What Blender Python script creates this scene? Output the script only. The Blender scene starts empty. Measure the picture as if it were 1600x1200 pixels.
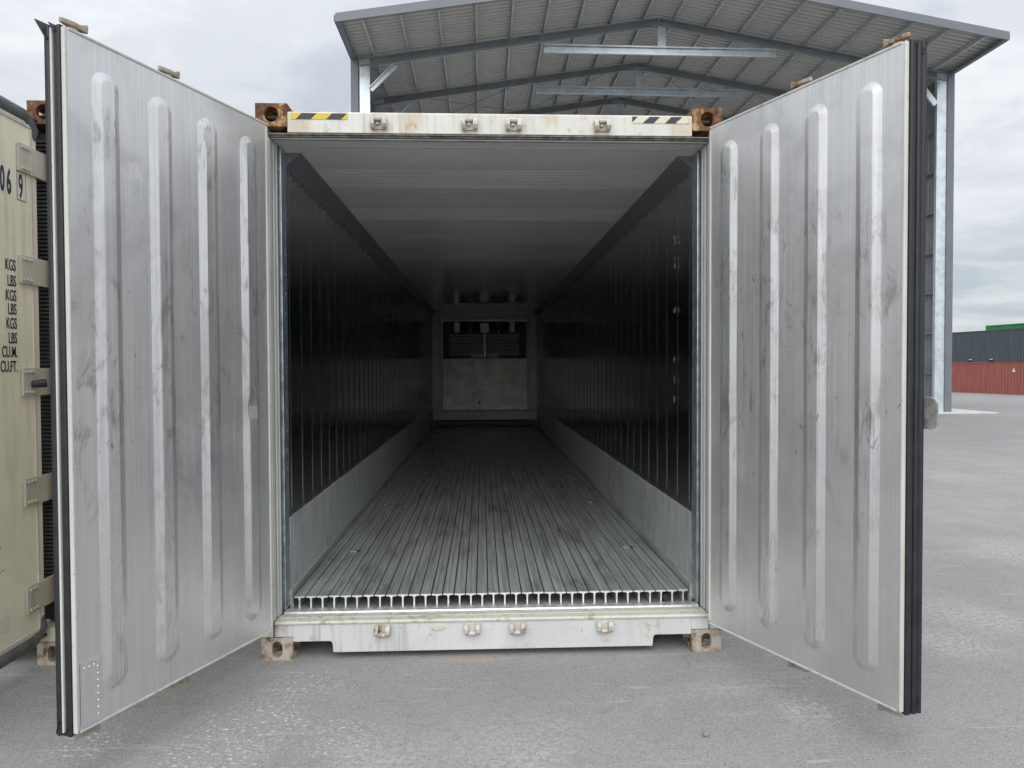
import bpy, bmesh, math, random
from mathutils import Vector, Matrix, noise as mnoise
random.seed(7)
R = math.radians
S = bpy.context.scene
COL = S.collection

# ------------------------------------------------------------------ camera
cam_d = bpy.data.cameras.new('camera'); cam = bpy.data.objects.new('camera', cam_d); COL.objects.link(cam)
yaw, pitch, roll = 0.04206117, -0.02270415, -0.00395496
fw = Vector((math.sin(yaw)*math.cos(pitch), math.cos(yaw)*math.cos(pitch), math.sin(pitch)))
rt = Vector((math.cos(yaw), -math.sin(yaw), 0)); up = rt.cross(fw)
rt2 = math.cos(roll)*rt + math.sin(roll)*up; up2 = -math.sin(roll)*rt + math.cos(roll)*up
M = Matrix((rt2, up2, -fw)).transposed().to_4x4(); M.translation = (-0.0585, -3.7342, 1.5281)
cam.matrix_world = M
cam_d.sensor_width = 36; cam_d.lens = 36*1109/1600; cam_d.clip_end = 3000; cam_d.clip_start = .05
S.camera = cam

# ------------------------------------------------------------------ view + world + sun
S.view_settings.view_transform = 'Standard'; S.view_settings.look = 'None'
S.view_settings.exposure = 0.64; S.view_settings.gamma = 1
S.view_settings.use_curve_mapping = False
S.render.engine = 'CYCLES'
S.cycles.use_denoising = True
S.cycles.max_bounces = 9; S.cycles.diffuse_bounces = 6; S.cycles.glossy_bounces = 8
S.cycles.adaptive_threshold = .02
S.cycles.sample_clamp_indirect = 8
SUN_EL, SUN_AZ = R(38), R(186)          # azimuth clockwise from +Y: behind the camera, a little to its left
sdir = Vector((math.sin(SUN_AZ)*math.cos(SUN_EL), math.cos(SUN_AZ)*math.cos(SUN_EL), math.sin(SUN_EL)))
sun_d = bpy.data.lights.new('sun', 'SUN'); sun_d.energy = 1.5; sun_d.angle = R(70); sun_d.color = (1, .97, .93)
sun = bpy.data.objects.new('sun', sun_d); COL.objects.link(sun); sun.location = (0, 0, 30)
sun.rotation_euler = (-sdir).to_track_quat('-Z', 'Y').to_euler()


class NT:
    """short-hand for building node trees"""
    def __init__(s, tree):
        s.t = tree; s.t.nodes.clear()
    def n(s, typ, **kw):
        nd = s.t.nodes.new(typ)
        for k, v in kw.items(): setattr(nd, k, v)
        return nd
    def set(s, sock, v):
        if hasattr(v, 'is_output') or isinstance(v, bpy.types.NodeSocket): s.t.links.new(v, sock)
        elif v is not None:
            if isinstance(v, (tuple, list)) and len(v) == 3 and sock.type == 'RGBA': v = (*v, 1)
            sock.default_value = v
    def pos(s): return s.n('ShaderNodeNewGeometry').outputs['Position']
    def map(s, v, scale=(1, 1, 1), loc=(0, 0, 0), rot=(0, 0, 0)):
        m = s.n('ShaderNodeMapping'); s.set(m.inputs['Vector'], v)
        m.inputs['Scale'].default_value = scale; m.inputs['Location'].default_value = loc
        m.inputs['Rotation'].default_value = rot
        return m.outputs[0]
    def noise(s, v, scale=5, detail=4, rough=.55, dist=0.0):
        m = s.n('ShaderNodeTexNoise'); s.set(m.inputs['Vector'], v)
        m.inputs['Scale'].default_value = scale; m.inputs['Detail'].default_value = detail
        m.inputs['Roughness'].default_value = rough; m.inputs['Distortion'].default_value = dist
        return m.outputs['Fac']
    def voro(s, v, scale=5, feature='F1', out='Distance', rand=1):
        m = s.n('ShaderNodeTexVoronoi', feature=feature); s.set(m.inputs['Vector'], v)
        m.inputs['Scale'].default_value = scale; m.inputs['Randomness'].default_value = rand
        return m.outputs[out]
    def rng(s, v, a, b, c=0., d=1., smooth=True):
        m = s.n('ShaderNodeMapRange', interpolation_type='SMOOTHSTEP' if smooth else 'LINEAR')
        s.set(m.inputs[0], v)
        for i, q in enumerate((a, b, c, d)): m.inputs[i+1].default_value = q
        return m.outputs[0]
    def m(s, op, a, b=None):
        m = s.n('ShaderNodeMath', operation=op); s.set(m.inputs[0], a)
        if b is not None: s.set(m.inputs[1], b)
        return m.outputs[0]
    def mix(s, f, a, b, mode='MIX'):
        m = s.n('ShaderNodeMix', data_type='RGBA', blend_type=mode)
        s.set(m.inputs[0], f); s.set(m.inputs[6], a); s.set(m.inputs[7], b)
        return m.outputs[2]
    def xyz(s, v):
        m = s.n('ShaderNodeSeparateXYZ'); s.set(m.inputs[0], v); return m.outputs
    def comb(s, x, y, z):
        m = s.n('ShaderNodeCombineXYZ')
        for i, q in enumerate((x, y, z)): s.set(m.inputs[i], q)
        return m.outputs[0]
    def dist(s, v, p):
        m = s.n('ShaderNodeVectorMath', operation='DISTANCE'); s.set(m.inputs[0], v); m.inputs[1].default_value = p
        return m.outputs['Value']
    def bump(s, h, strength=.3, d=.002):
        m = s.n('ShaderNodeBump'); s.set(m.inputs['Height'], h)
        m.inputs['Strength'].default_value = strength; m.inputs['Distance'].default_value = d
        return m.outputs[0]


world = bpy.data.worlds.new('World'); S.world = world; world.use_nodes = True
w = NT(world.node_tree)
gen = w.n('ShaderNodeTexCoord').outputs['Generated']
gx, gy, gz = w.xyz(gen)
zc = w.m('ADD', w.m('MAXIMUM', gz, 0.0), .24)
flat = w.comb(w.m('DIVIDE', gx, zc), w.m('DIVIDE', gy, zc), 0.0)
c1 = w.noise(w.map(flat, (1, 1.15, 1), (3.3, 1.7, 0), (0, 0, .6)), 1.1, 7, .54, .3)
c2 = w.noise(w.map(flat, (1, 1.2, 1), (9.1, 4.2, 0), (0, 0, .4)), 4.2, 7, .58, .3)
cc = w.m('ADD', w.m('MULTIPLY', c1, .68), w.m('MULTIPLY', c2, .32))
cl = w.mix(w.rng(cc, .38, .50), (.47, .50, .56), (.60, .625, .665))
cl = w.mix(w.rng(cc, .50, .62), cl, (.74, .76, .785))
hz = w.rng(gz, .0, .30, 1, 0)
cl = w.mix(w.m('MULTIPLY', hz, .75), cl, w.mix(w.rng(cc, .44, .56), (.47, .555, .61), (.70, .75, .775)))
sky = w.n('ShaderNodeTexSky', sky_type='NISHITA'); sky.sun_disc = False
sky.sun_elevation = SUN_EL; sky.sun_rotation = SUN_AZ
bg1 = w.n('ShaderNodeBackground'); w.set(bg1.inputs[0], sky.outputs[0]); bg1.inputs[1].default_value = .08
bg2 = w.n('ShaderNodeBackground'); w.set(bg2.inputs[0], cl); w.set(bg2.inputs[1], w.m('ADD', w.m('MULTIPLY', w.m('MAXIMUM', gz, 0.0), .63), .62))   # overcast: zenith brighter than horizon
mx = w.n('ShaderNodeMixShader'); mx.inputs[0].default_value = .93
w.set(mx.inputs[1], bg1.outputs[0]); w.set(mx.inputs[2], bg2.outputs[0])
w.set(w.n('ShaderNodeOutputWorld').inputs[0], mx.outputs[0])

# ------------------------------------------------------------------ materials
def base_mat(name):
    m = bpy.data.materials.new(name); m.use_nodes = True
    t = NT(m.node_tree)
    b = t.n('ShaderNodeBsdfPrincipled'); o = t.n('ShaderNodeOutputMaterial')
    t.t.links.new(b.outputs[0], o.inputs[0])
    return m, t, b

def plain(name, col, rough=.5, metal=0., var=.12, nscale=8, bump=0., spec=.5):
    m, t, b = base_mat(name); p = t.pos()
    n = t.noise(p, nscale, 6, .6)
    c = t.mix(t.rng(n, .3, .7), tuple(x*(1-var) for x in col), tuple(min(1, x*(1+var)) for x in col))
    t.set(b.inputs['Base Color'], c); t.set(b.inputs['Roughness'], t.rng(n, .2, .8, max(.03, rough-.07), rough+.07))
    b.inputs['Metallic'].default_value = metal; b.inputs['Specular IOR Level'].default_value = spec
    if bump: t.set(b.inputs['Normal'], t.bump(t.noise(p, 60, 4), bump, .003))
    return m

def paint(name, col, rust=.35, grime=.35, rough=.42, rustcol=(.16, .065, .025), grimecol=(.20, .17, .12), seed=0., spots=()):
    """weathered paint: tint drift, vertical run-off streaks, specks and patches of rust"""
    m, t, b = base_mat(name); p = t.map(t.pos(), loc=(seed, seed*.7, seed*.3))
    c = t.mix(t.rng(t.noise(p, 2.2, 5), .3, .7), tuple(x*.9 for x in col), tuple(min(.9, x*1.04) for x in col))
    st = t.noise(t.map(p, (26, 26, 1.3)), 1, 5, .6)
    st2 = t.noise(p, 1.7, 3)
    c = t.mix(t.m('MULTIPLY', t.m('MULTIPLY', t.rng(st, .48, .72), t.rng(st2, .35, .65)), grime), c, grimecol)
    sp = t.rng(t.noise(p, 95, 3, .6), .66, .70)
    c = t.mix(t.m('MULTIPLY', sp, .55*min(1, grime*2)), c, (.07, .05, .04))
    rn = t.m('ADD', t.m('MULTIPLY', t.noise(p, 11, 7, .72, .25), .75), t.m('MULTIPLY', t.noise(t.map(p, (30, 30, 3)), 1, 5), .25))
    th = .80-.42*rust
    rm = t.rng(rn, th-.03, th+.06)
    halo = t.rng(rn, th-.085, th)
    rc = t.mix(t.rng(t.noise(p, 34, 6), .35, .65), rustcol, tuple(min(1, x*2.3) for x in rustcol))
    for (sx_, sz_, sr) in spots:             # rust bleeding from fittings, running down a little
        dd = t.dist(t.map(t.pos(), (1, 0, .62)), (sx_, 0, (sz_-.012)*.62))
        sm = t.rng(t.m('ADD', dd, t.m('MULTIPLY', t.m('SUBTRACT', st, .5), .10)), sr, sr*.35)
        c = t.mix(t.m('MULTIPLY', sm, .38), c, (.44, .28, .12))
    c = t.mix(t.m('MULTIPLY', halo, .45), c, (.42, .24, .09))
    c = t.mix(rm, c, rc)
    t.set(b.inputs['Base Color'], c)
    t.set(b.inputs['Roughness'], t.rng(rm, 0, 1, rough, .85))
    t.set(b.inputs['Normal'], t.bump(t.m('ADD', t.noise(p, 40, 5), t.m('MULTIPLY', rm, .6)), .25, .002))
    return m

def steel_door(name, seed, scuff=0.0):
    """bare stainless sheet: vertical brushing, hand smears, dark dabs, wiped patches"""
    m, t, b = base_mat(name); p = t.map(t.pos(), loc=(seed, seed*1.3, 0))
    z = t.xyz(t.pos())[2]
    br = t.noise(t.map(p, (170, 170, 1.2)), 1, 4, .6)
    br2 = t.noise(t.map(p, (22, 22, .7)), 1, 4, .6)
    blot = t.noise(p, 1.8, 6, .55, .4)
    c = t.mix(t.rng(br, .3, .7), (.68, .682, .678), (.80, .802, .798))
    c = t.mix(t.m('MULTIPLY', t.rng(br2, .5, .75), .40), c, (.90, .91, .92))
    c = t.mix(t.m('MULTIPLY', t.rng(blot, .44, .66), .6), c, (.47, .47, .462))
    mid = t.m('MULTIPLY', t.rng(z, .75, 1.35), t.rng(z, 2.45, 1.75))
    sel = t.noise(p, 2.6, 3)
    dab = t.rng(t.noise(t.map(p, (30, 30, 13)), 1, 5, .62, .7), .635, .70)
    c = t.mix(t.m('MULTIPLY', t.m('MULTIPLY', dab, t.rng(sel, .44, .54)), t.m('MULTIPLY', t.m('ADD', mid, .15), .70)), c, (.20, .20, .195))
    hand = t.rng(t.noise(t.map(p, (9, 9, 3.5)), 1, 8, .7, .8), .53, .66)
    c = t.mix(t.m('MULTIPLY', t.m('MULTIPLY', hand, t.rng(sel, .60, .45)), t.m('ADD', t.m('MULTIPLY', mid, .5), .12)), c, (.28, .28, .272))
    scr = t.noise(t.map(p, (14, 14, 150), rot=(.3, .2, 0)), 1, 2, .5, .3)
    c = t.mix(t.m('MULTIPLY', t.rng(scr, .70, .74), .35), c, (.84, .85, .86))
    drip = t.rng(t.noise(t.map(p, (48, 48, 1.5)), 1, 3), .6, .75)
    c = t.mix(t.m('MULTIPLY', t.m('MULTIPLY', drip, t.rng(z, .75, .3)), .45), c, (.78, .79, .80))
    if scuff:
        sc = t.rng(t.noise(t.map(p, (40, 40, 9)), 1, 8, .75, .6), .48, .62)
        c = t.mix(t.m('MULTIPLY', t.m('MULTIPLY', sc, t.rng(t.noise(t.map(p, (3, 3, 4.5)), 1, 3), .45, .60)), scuff), c, (.22, .22, .215))
    wipe = t.rng(t.m('ADD', z, t.m('MULTIPLY', t.noise(p, 1.1, 2), 1.7)), 2.12, 1.94)
    c = t.mix(t.m('MULTIPLY', wipe, .30), c, (.82, .83, .845))
    t.set(b.inputs['Base Color'], c)
    ro = t.m('ADD', t.rng(blot, .3, .7, .38, .50), t.m('MULTIPLY', wipe, -.08))
    t.set(b.inputs['Roughness'], t.m('ADD', ro, t.rng(br, .3, .7, -.03-.10*scuff, .05-.10*scuff)))
    b.inputs['Metallic'].default_value = .86
    t.set(b.inputs['Normal'], t.bump(t.m('ADD', t.m('MULTIPLY', br, .25), t.noise(p, 14, 4)), .06, .004))
    return m

def asphalt():
    m, t, b = base_mat('asphalt'); p = t.pos()
    big = t.noise(p, .22, 5, .6, .3); med = t.noise(p, 1.6, 6, .62)
    fine = t.noise(p, 290, 2, .6); vor = t.voro(p, 250, out='Color')
    c = t.mix(t.rng(big, .3, .7), (.31, .311, .31), (.37, .37, .367))
    c = t.mix(t.m('MULTIPLY', t.rng(med, .35, .7), .35), c, (.24, .242, .243))
    vg = t.xyz(vor)[0]
    c = t.mix(t.m('MULTIPLY', t.rng(vg, .55, .95), .55), c, (.42, .415, .405))
    c = t.mix(t.m('MULTIPLY', t.rng(vg, .42, .08), .42), c, (.085, .087, .09))
    c = t.mix(t.m('MULTIPLY', t.rng(fine, .55, .7), .45), c, (.36, .355, .345))
    c = t.mix(t.m('MULTIPLY', t.rng(fine, .45, .3), .42), c, (.10, .10, .105))
    c = t.mix(t.m('MULTIPLY', t.rng(t.noise(p, 48, 4, .7), .60, .68), .22), c, (.10, .10, .105))
    grit = t.noise(p, 95, 4, .75)
    c = t.mix(t.m('MULTIPLY', t.rng(grit, .56, .66), .5), c, (.50, .495, .48))
    c = t.mix(t.m('MULTIPLY', t.rng(grit, .44, .34), .5), c, (.13, .132, .135))
    mott = t.noise(p, 7.5, 7, .7, .2)
    c = t.mix(t.m('MULTIPLY', t.rng(mott, .52, .70), .22), c, (.40, .395, .385))
    c = t.mix(t.m('MULTIPLY', t.rng(mott, .46, .30), .25), c, (.15, .152, .155))
    scr = t.noise(t.map(p, (1.6, 16, 1), rot=(0, 0, .22)), 1, 6, .72, .5)
    c = t.mix(t.m('MULTIPLY', t.rng(scr, .585, .68), .42), c, (.56, .555, .54))
    # worn-off white marking flakes, chalky dust, rusty spill: each with a place of its own
    fl = t.rng(t.noise(t.map(p, (1, 1.5, 1), rot=(0, 0, .5)), 42, 6, .74, .4), .565, .605)
    reg = None; n5 = t.noise(p, 5, 4); n25 = t.noise(p, 2.5, 5)
    for (x, y, r) in ((-1.04, -.66, .34), (-.90, -.30, .26), (-1.15, -.92, .30), (-.62, -.82, .26), (-1.66, -.80, .22), (1.40, -.67, .17)):
        g = t.rng(t.m('ADD', t.dist(p, (x, y, 0)), t.m('MULTIPLY', n5, r*.9)), r*1.45, r*.75)
        reg = g if reg is None else t.m('MAXIMUM', reg, g)
    c = t.mix(t.m('MULTIPLY', t.m('MULTIPLY', fl, reg), .88), c, (.72, .71, .68))
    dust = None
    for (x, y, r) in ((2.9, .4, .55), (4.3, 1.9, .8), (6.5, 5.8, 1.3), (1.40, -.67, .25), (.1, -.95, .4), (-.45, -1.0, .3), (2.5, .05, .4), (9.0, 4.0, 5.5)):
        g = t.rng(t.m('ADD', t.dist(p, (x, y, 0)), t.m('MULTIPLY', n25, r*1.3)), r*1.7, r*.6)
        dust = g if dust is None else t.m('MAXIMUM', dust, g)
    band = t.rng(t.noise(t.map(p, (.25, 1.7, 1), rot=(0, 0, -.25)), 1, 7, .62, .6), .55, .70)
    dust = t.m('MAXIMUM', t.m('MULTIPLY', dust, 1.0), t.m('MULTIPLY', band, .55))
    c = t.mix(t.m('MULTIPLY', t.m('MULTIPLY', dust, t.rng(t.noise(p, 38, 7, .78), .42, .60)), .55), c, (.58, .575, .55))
    rs = t.rng(t.m('ADD', t.dist(t.map(p, (.55, 1.8, 1)), (-.06, -.05, 0)), t.m('MULTIPLY', t.noise(p, 16, 6), .16)), .2, .12)
    c = t.mix(t.m('MULTIPLY', rs, .6), c, (.42, .34, .25))
    t.set(b.inputs['Base Color'], c); b.inputs['Roughness'].default_value = .88
    b.inputs['Specular IOR Level'].default_value = .3
    h = t.m('ADD', t.m('MULTIPLY', vg, .6), t.m('ADD', fine, t.m('MULTIPLY', t.noise(p, 45, 4, .7), 1.4)))
    t.set(b.inputs['Normal'], t.bump(h, .45, .004))
    return m

def alu_floor():
    m, t, b = base_mat('floor_aluminium'); p = t.pos()
    st = t.noise(t.map(p, (60, 1.2, 60)), 1, 5, .62); n = t.noise(p, 3, 6, .6)
    wet = t.rng(t.noise(t.map(p, (9, 1.6, 9)), 1, 7, .65, .4), .5, .64)
    c = t.mix(t.rng(st, .3, .7), (.32, .355, .325), (.54, .585, .54))
    c = t.mix(t.m('MULTIPLY', wet, .5), c, (.22, .24, .215))
    c = t.mix(t.m('MULTIPLY', t.rng(t.noise(t.map(p, (20, 5, 20)), 1, 5), .58, .7), .35), c, (.26, .32, .22))
    y = t.xyz(p)[1]
    t.set(b.inputs['Base Color'], c); b.inputs['Metallic'].default_value = .45
    t.set(b.inputs['Roughness'], t.m('ADD', t.rng(n, .3, .7, .34, .5), t.m('MULTIPLY', wet, -.1)))
    t.set(b.inputs['Normal'], t.bump(t.noise(p, 90, 5, .7), .15, .002))
    return m

def kick_alu():
    m, t, b = base_mat('embossed_aluminium'); p = t.pos()
    st = t.noise(t.map(p, (1, 95, 2.5)), 1, 5, .7)
    dots = t.voro(t.map(p, (0, 1, 1)), 130, rand=.15)
    c = t.mix(t.rng(st, .3, .7), (.38, .405, .42), (.80, .83, .845))
    c = t.mix(t.m('MULTIPLY', t.rng(t.noise(p, 2.1, 6, .65), .5, .7), .45), c, (.24, .255, .265))
    c = t.mix(t.m('MULTIPLY', t.rng(t.noise(t.map(p, (1, 3, 40), rot=(.15, 0, 0)), 1, 5, .7, .6), .60, .68), .4), c, (.85, .87, .88))
    c = t.mix(t.m('MULTIPLY', t.rng(dots, .30, .15), .25), c, (.76, .78, .79))
    t.set(b.inputs['Base Color'], c); b.inputs['Metallic'].default_value = .5
    b.inputs['Roughness'].default_value = .45
    t.set(b.inputs['Normal'], t.bump(t.rng(dots, .45, .1), .35, .003))
    return m

def liner():
    m, t, b = base_mat('dark_wall_liner'); p = t.pos()
    st = t.noise(t.map(p, (1, 24, .9)), 1, 5, .6); sc = t.noise(t.map(p, (1, 18, 90), rot=(.35, 0, 0)), 1, 3, .5, .4)
    c = t.mix(t.rng(st, .3, .7), (.42, .43, .465), (.50, .51, .545))
    c = t.mix(t.m('MULTIPLY', t.rng(sc, .69, .73), .4), c, (.70, .70, .71))
    sm = t.rng(t.noise(t.map(p, (1, 7, 2.2)), 1, 8, .7, .7), .58, .68)
    c = t.mix(t.m('MULTIPLY', sm, .3), c, (.28, .275, .27))
    t.set(b.inputs['Base Color'], c); b.inputs['Metallic'].default_value = 1.0
    t.set(b.inputs['Roughness'], t.rng(t.noise(p, 5, 5), .3, .7, .13, .21))
    t.set(b.inputs['Normal'], t.bump(t.noise(p, 6, 3), .02, .004))
    return m

def worn_panel():
    m, t, b = base_mat('scuffed_bulkhead_plate'); p = t.pos()
    n = t.noise(p, 2.6, 9, .68, .5); z = t.xyz(p)[2]
    c = t.mix(t.rng(n, .35, .65), (.52, .51, .50), (.86, .77, .65))
    c = t.mix(t.m('MULTIPLY', t.rng(t.noise(t.map(p, (14, 1, 3)), 1, 7, .7), .55, .68), .6), c, (.82, .78, .71))
    c = t.mix(t.m('MULTIPLY', t.rng(t.noise(p, 5.5, 6, .7), .55, .68), .6), c, (.16, .16, .17))
    t.set(b.inputs['Base Color'], c); b.inputs['Metallic'].default_value = .1; b.inputs['Roughness'].default_value = .45
    t.set(b.inputs['Normal'], t.bump(n, .3, .01))
    return m

def ceiling_mat():
    m, t, b = base_mat('glossy_ceiling_paint'); p = t.pos()
    n = t.noise(t.map(p, (1, 3, 1)), 1.5, 6, .6)
    c = t.mix(t.rng(n, .3, .7), (.70, .71, .70), (.78, .79, .78))
    c = t.mix(t.m('MULTIPLY', t.rng(t.noise(p, 30, 3), .68, .72), .6), c, (.12, .12, .12))
    t.set(b.inputs['Base Color'], c); b.inputs['Roughness'].default_value = .06
    b.inputs['Specular IOR Level'].default_value = .8
    return m

def hazard(name, ca, cb, pitch, slope, off, worn):
    m, t, b = base_mat(name); p = t.pos(); x, y, z = t.xyz(p)
    f = t.m('FRACT', t.m('ADD', t.m('DIVIDE', t.m('SUBTRACT', x, t.m('MULTIPLY', z, slope)), pitch), off))
    c = t.mix(t.m('GREATER_THAN', f, .5), ca, cb)
    n = t.noise(p, 13, 8, .7, .4)
    c = t.mix(t.rng(n, worn, worn+.03), c, (.66, .62, .50))
    c = t.mix(t.rng(t.noise(p, 40, 6, .7), .62, .68), c, (.25, .16, .08))
    t.set(b.inputs['Base Color'], c); b.inputs['Roughness'].default_value = .5
    return m

def far_paint(name, col, rough=.55):
    m, t, b = base_mat(name); p = t.pos()
    st = t.noise(t.map(p, (5, 5, .5)), 1, 5, .6)
    c = t.mix(t.rng(st, .3, .7), tuple(x*.86 for x in col), tuple(x*1.1 for x in col))
    c = t.mix(t.m('MULTIPLY', t.rng(t.noise(p, 1.5, 6, .7), .62, .68), .6), c, tuple(x*.45 for x in col))
    t.set(b.inputs['Base Color'], c); b.inputs['Roughness'].default_value = rough
    return m

MT = {}
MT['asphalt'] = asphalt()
MT['concrete'] = plain('pale_concrete', (.60, .60, .58), .85, 0, .1, 3, .2)
MT['steelL'] = steel_door('stainless_sheet_a', 0.0)
MT['steelR'] = steel_door('stainless_sheet_b', 11.3)
MT['steelL_rib'] = steel_door('stainless_rib_a', 0.0, .5)
MT['steelR_rib'] = steel_door('stainless_rib_b', 11.3, .5)
MT['white'] = paint('weathered_white_paint', (.625, .62, .575), .40, .45, spots=((-.587, 2.796, .075), (-.118, 2.796, .06), (.112, 2.796, .07), (.576, 2.796, .07), (-1.0, 2.80, .09), (1.0, 2.80, .08), (-.42, 2.86, .09), (.30, 2.87, .06)))
MT['sillwhite'] = paint('weathered_sill_paint', (.61, .62, .62), .38, .6, grimecol=(.3, .29, .26), seed=3)
MT['keeper'] = paint('rusting_keeper_paint', (.56, .55, .51), .54, .6, .65, rustcol=(.10, .06, .035), seed=5)
MT['rust'] = paint('rusty_casting', (.48, .32, .16), .84, .6, .7, rustcol=(.075, .035, .018), seed=9)
MT['rustlow'] = paint('worn_casting', (.46, .44, .39), .61, .9, .65, rustcol=(.095, .07, .05), grimecol=(.16, .12, .09), seed=13)
MT['camrust'] = paint('rusty_cam', (.40, .365, .32), .58, .6, .7, rustcol=(.10, .065, .04), seed=17)
MT['cream'] = paint('cream_paint', (.86, .825, .66), .24, .42, .45, grimecol=(.48, .38, .18), seed=21)
MT['creamdark'] = paint('cream_hinge_steel', (.54, .52, .46), .30, .5, .5, seed=25, grimecol=(.25, .18, .1))
MT['rustpost'] = paint('rust_stained_post', (.50, .36, .20), .55, .6, .6, seed=29)
MT['trim'] = paint('offwhite_edge_trim', (.60, .595, .56), .20, .6, .45, grimecol=(.3, .28, .2), seed=31)
MT['jamb'] = paint('offwhite_jamb_trim', (.60, .60, .575), .12, .55, .45, grimecol=(.17, .16, .12), seed=33)
MT['soffit'] = plain('grey_soffit_trim', (.34, .335, .31), .5, 0, .15, 10)
MT['jambgrey'] = plain('dark_jamb_seal', (.10, .105, .11), .6, 0, .3, 20)
MT['jambalu'] = plain('jamb_aluminium', (.52, .58, .63), .35, .85, .2, 20, .1)
MT['headgasket'] = plain('grimy_header_seal', (.17, .168, .155), .6, 0, .5, 26, .3)
MT['mossy'] = paint('green_stained_sill_trim', (.60, .61, .54), .42, .9, .5, rustcol=(.10, .10, .05), grimecol=(.2, .22, .10), seed=37)
MT['sillalu'] = plain('scuffed_sill_aluminium', (.70, .71, .71), .38, .75, .2, 25, .2)
MT['rubber'] = plain('black_rubber', (.016, .017, .022), .5, 0, .3, 12)
MT['rubbergrey'] = plain('greyed_rubber', (.10, .105, .11), .5, 0, .3, 12)
MT['liner'] = liner()
MT['cove'] = plain('dark_cove_trim', (.23, .24, .255), .38, .3, .10, 5)
MT['ceiling'] = ceiling_mat()
MT['floor'] = alu_floor()
MT['floorend'] = plain('cut_aluminium_ends', (.74, .75, .75), .42, .6, .15, 40)
MT['floorbase'] = plain('floor_pan', (.30, .31, .30), .6, .2, .35, 8)
MT['kick'] = kick_alu()
MT['plate'] = worn_panel()
MT['bulk'] = plain('bulkhead_steel', (.11, .11, .11), .4, .5, .2, 4)
MT['bulkdark'] = plain('evaporator_black', (.018, .018, .022), .5, .2, .3, 8)
MT['bulklight'] = plain('evaporator_bracket', (.7, .7, .68), .5, .3, .25, 9)
MT['shell'] = paint('container_shell_paint', (.66, .66, .64), .12, .4, seed=41)
MT['creamshell'] = paint('cream_shell_paint', (.62, .59, .45), .15, .5, seed=43)
MT['shedgrey'] = plain('grey_cladding', (.15, .165, .185), .45, 0, .06, 2)
MT['shedframe'] = plain('grey_steel_frame', (.25, .28, .30), .42, .3, .1, 3)
MT['shedsheet'] = plain('roof_sheet_underside', (.52, .515, .50), .45, .15, .03, 1.2)
MT['galv'] = plain('galvanised_steel', (.60, .66, .70), .38, .65, .12, 4)
MT['purlin'] = plain('galvanised_purlin', (.52, .55, .56), .42, .4, .12, 4)
MT['hazY'] = hazard('yellow_hazard_tape', (.62, .46, .05), (.025, .025, .035), .155, 1.0, .20, .66)
MT['hazW'] = hazard('faded_hazard_tape', (.64, .60, .46), (.025, .025, .035), .118, 1.0, .62, .60)
MT['ink'] = plain('navy_ink', (.018, .028, .10), .5, 0, .1, 6)
MT['ink2'] = plain('dark_ink', (.03, .035, .055), .5, 0, .1, 6)
MT['label'] = plain('pale_sticker', (.72, .71, .62), .5, 0, .06, 6)
MT['red'] = far_paint('red_oxide_paint', (.33, .10, .08))
MT['slate'] = far_paint('slate_grey_paint', (.070, .084, .10))
MT['green'] = far_paint('green_paint', (.04, .25, .075))
MT['blue'] = far_paint('blue_paint', (.05, .10, .22))
MT['fardark'] = plain('fork_pocket_black', (.01, .01, .012), .7)
MT['farwhite'] = plain('white_marking', (.75, .75, .74), .6)
MT['hasp'] = plain('worn_steel_plate', (.36, .36, .34), .5, .5, .25, 30, .2)
MT['stone'] = plain('grey_stone', (.30, .29, .27), .85, 0, .25, 60, .3)

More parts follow.
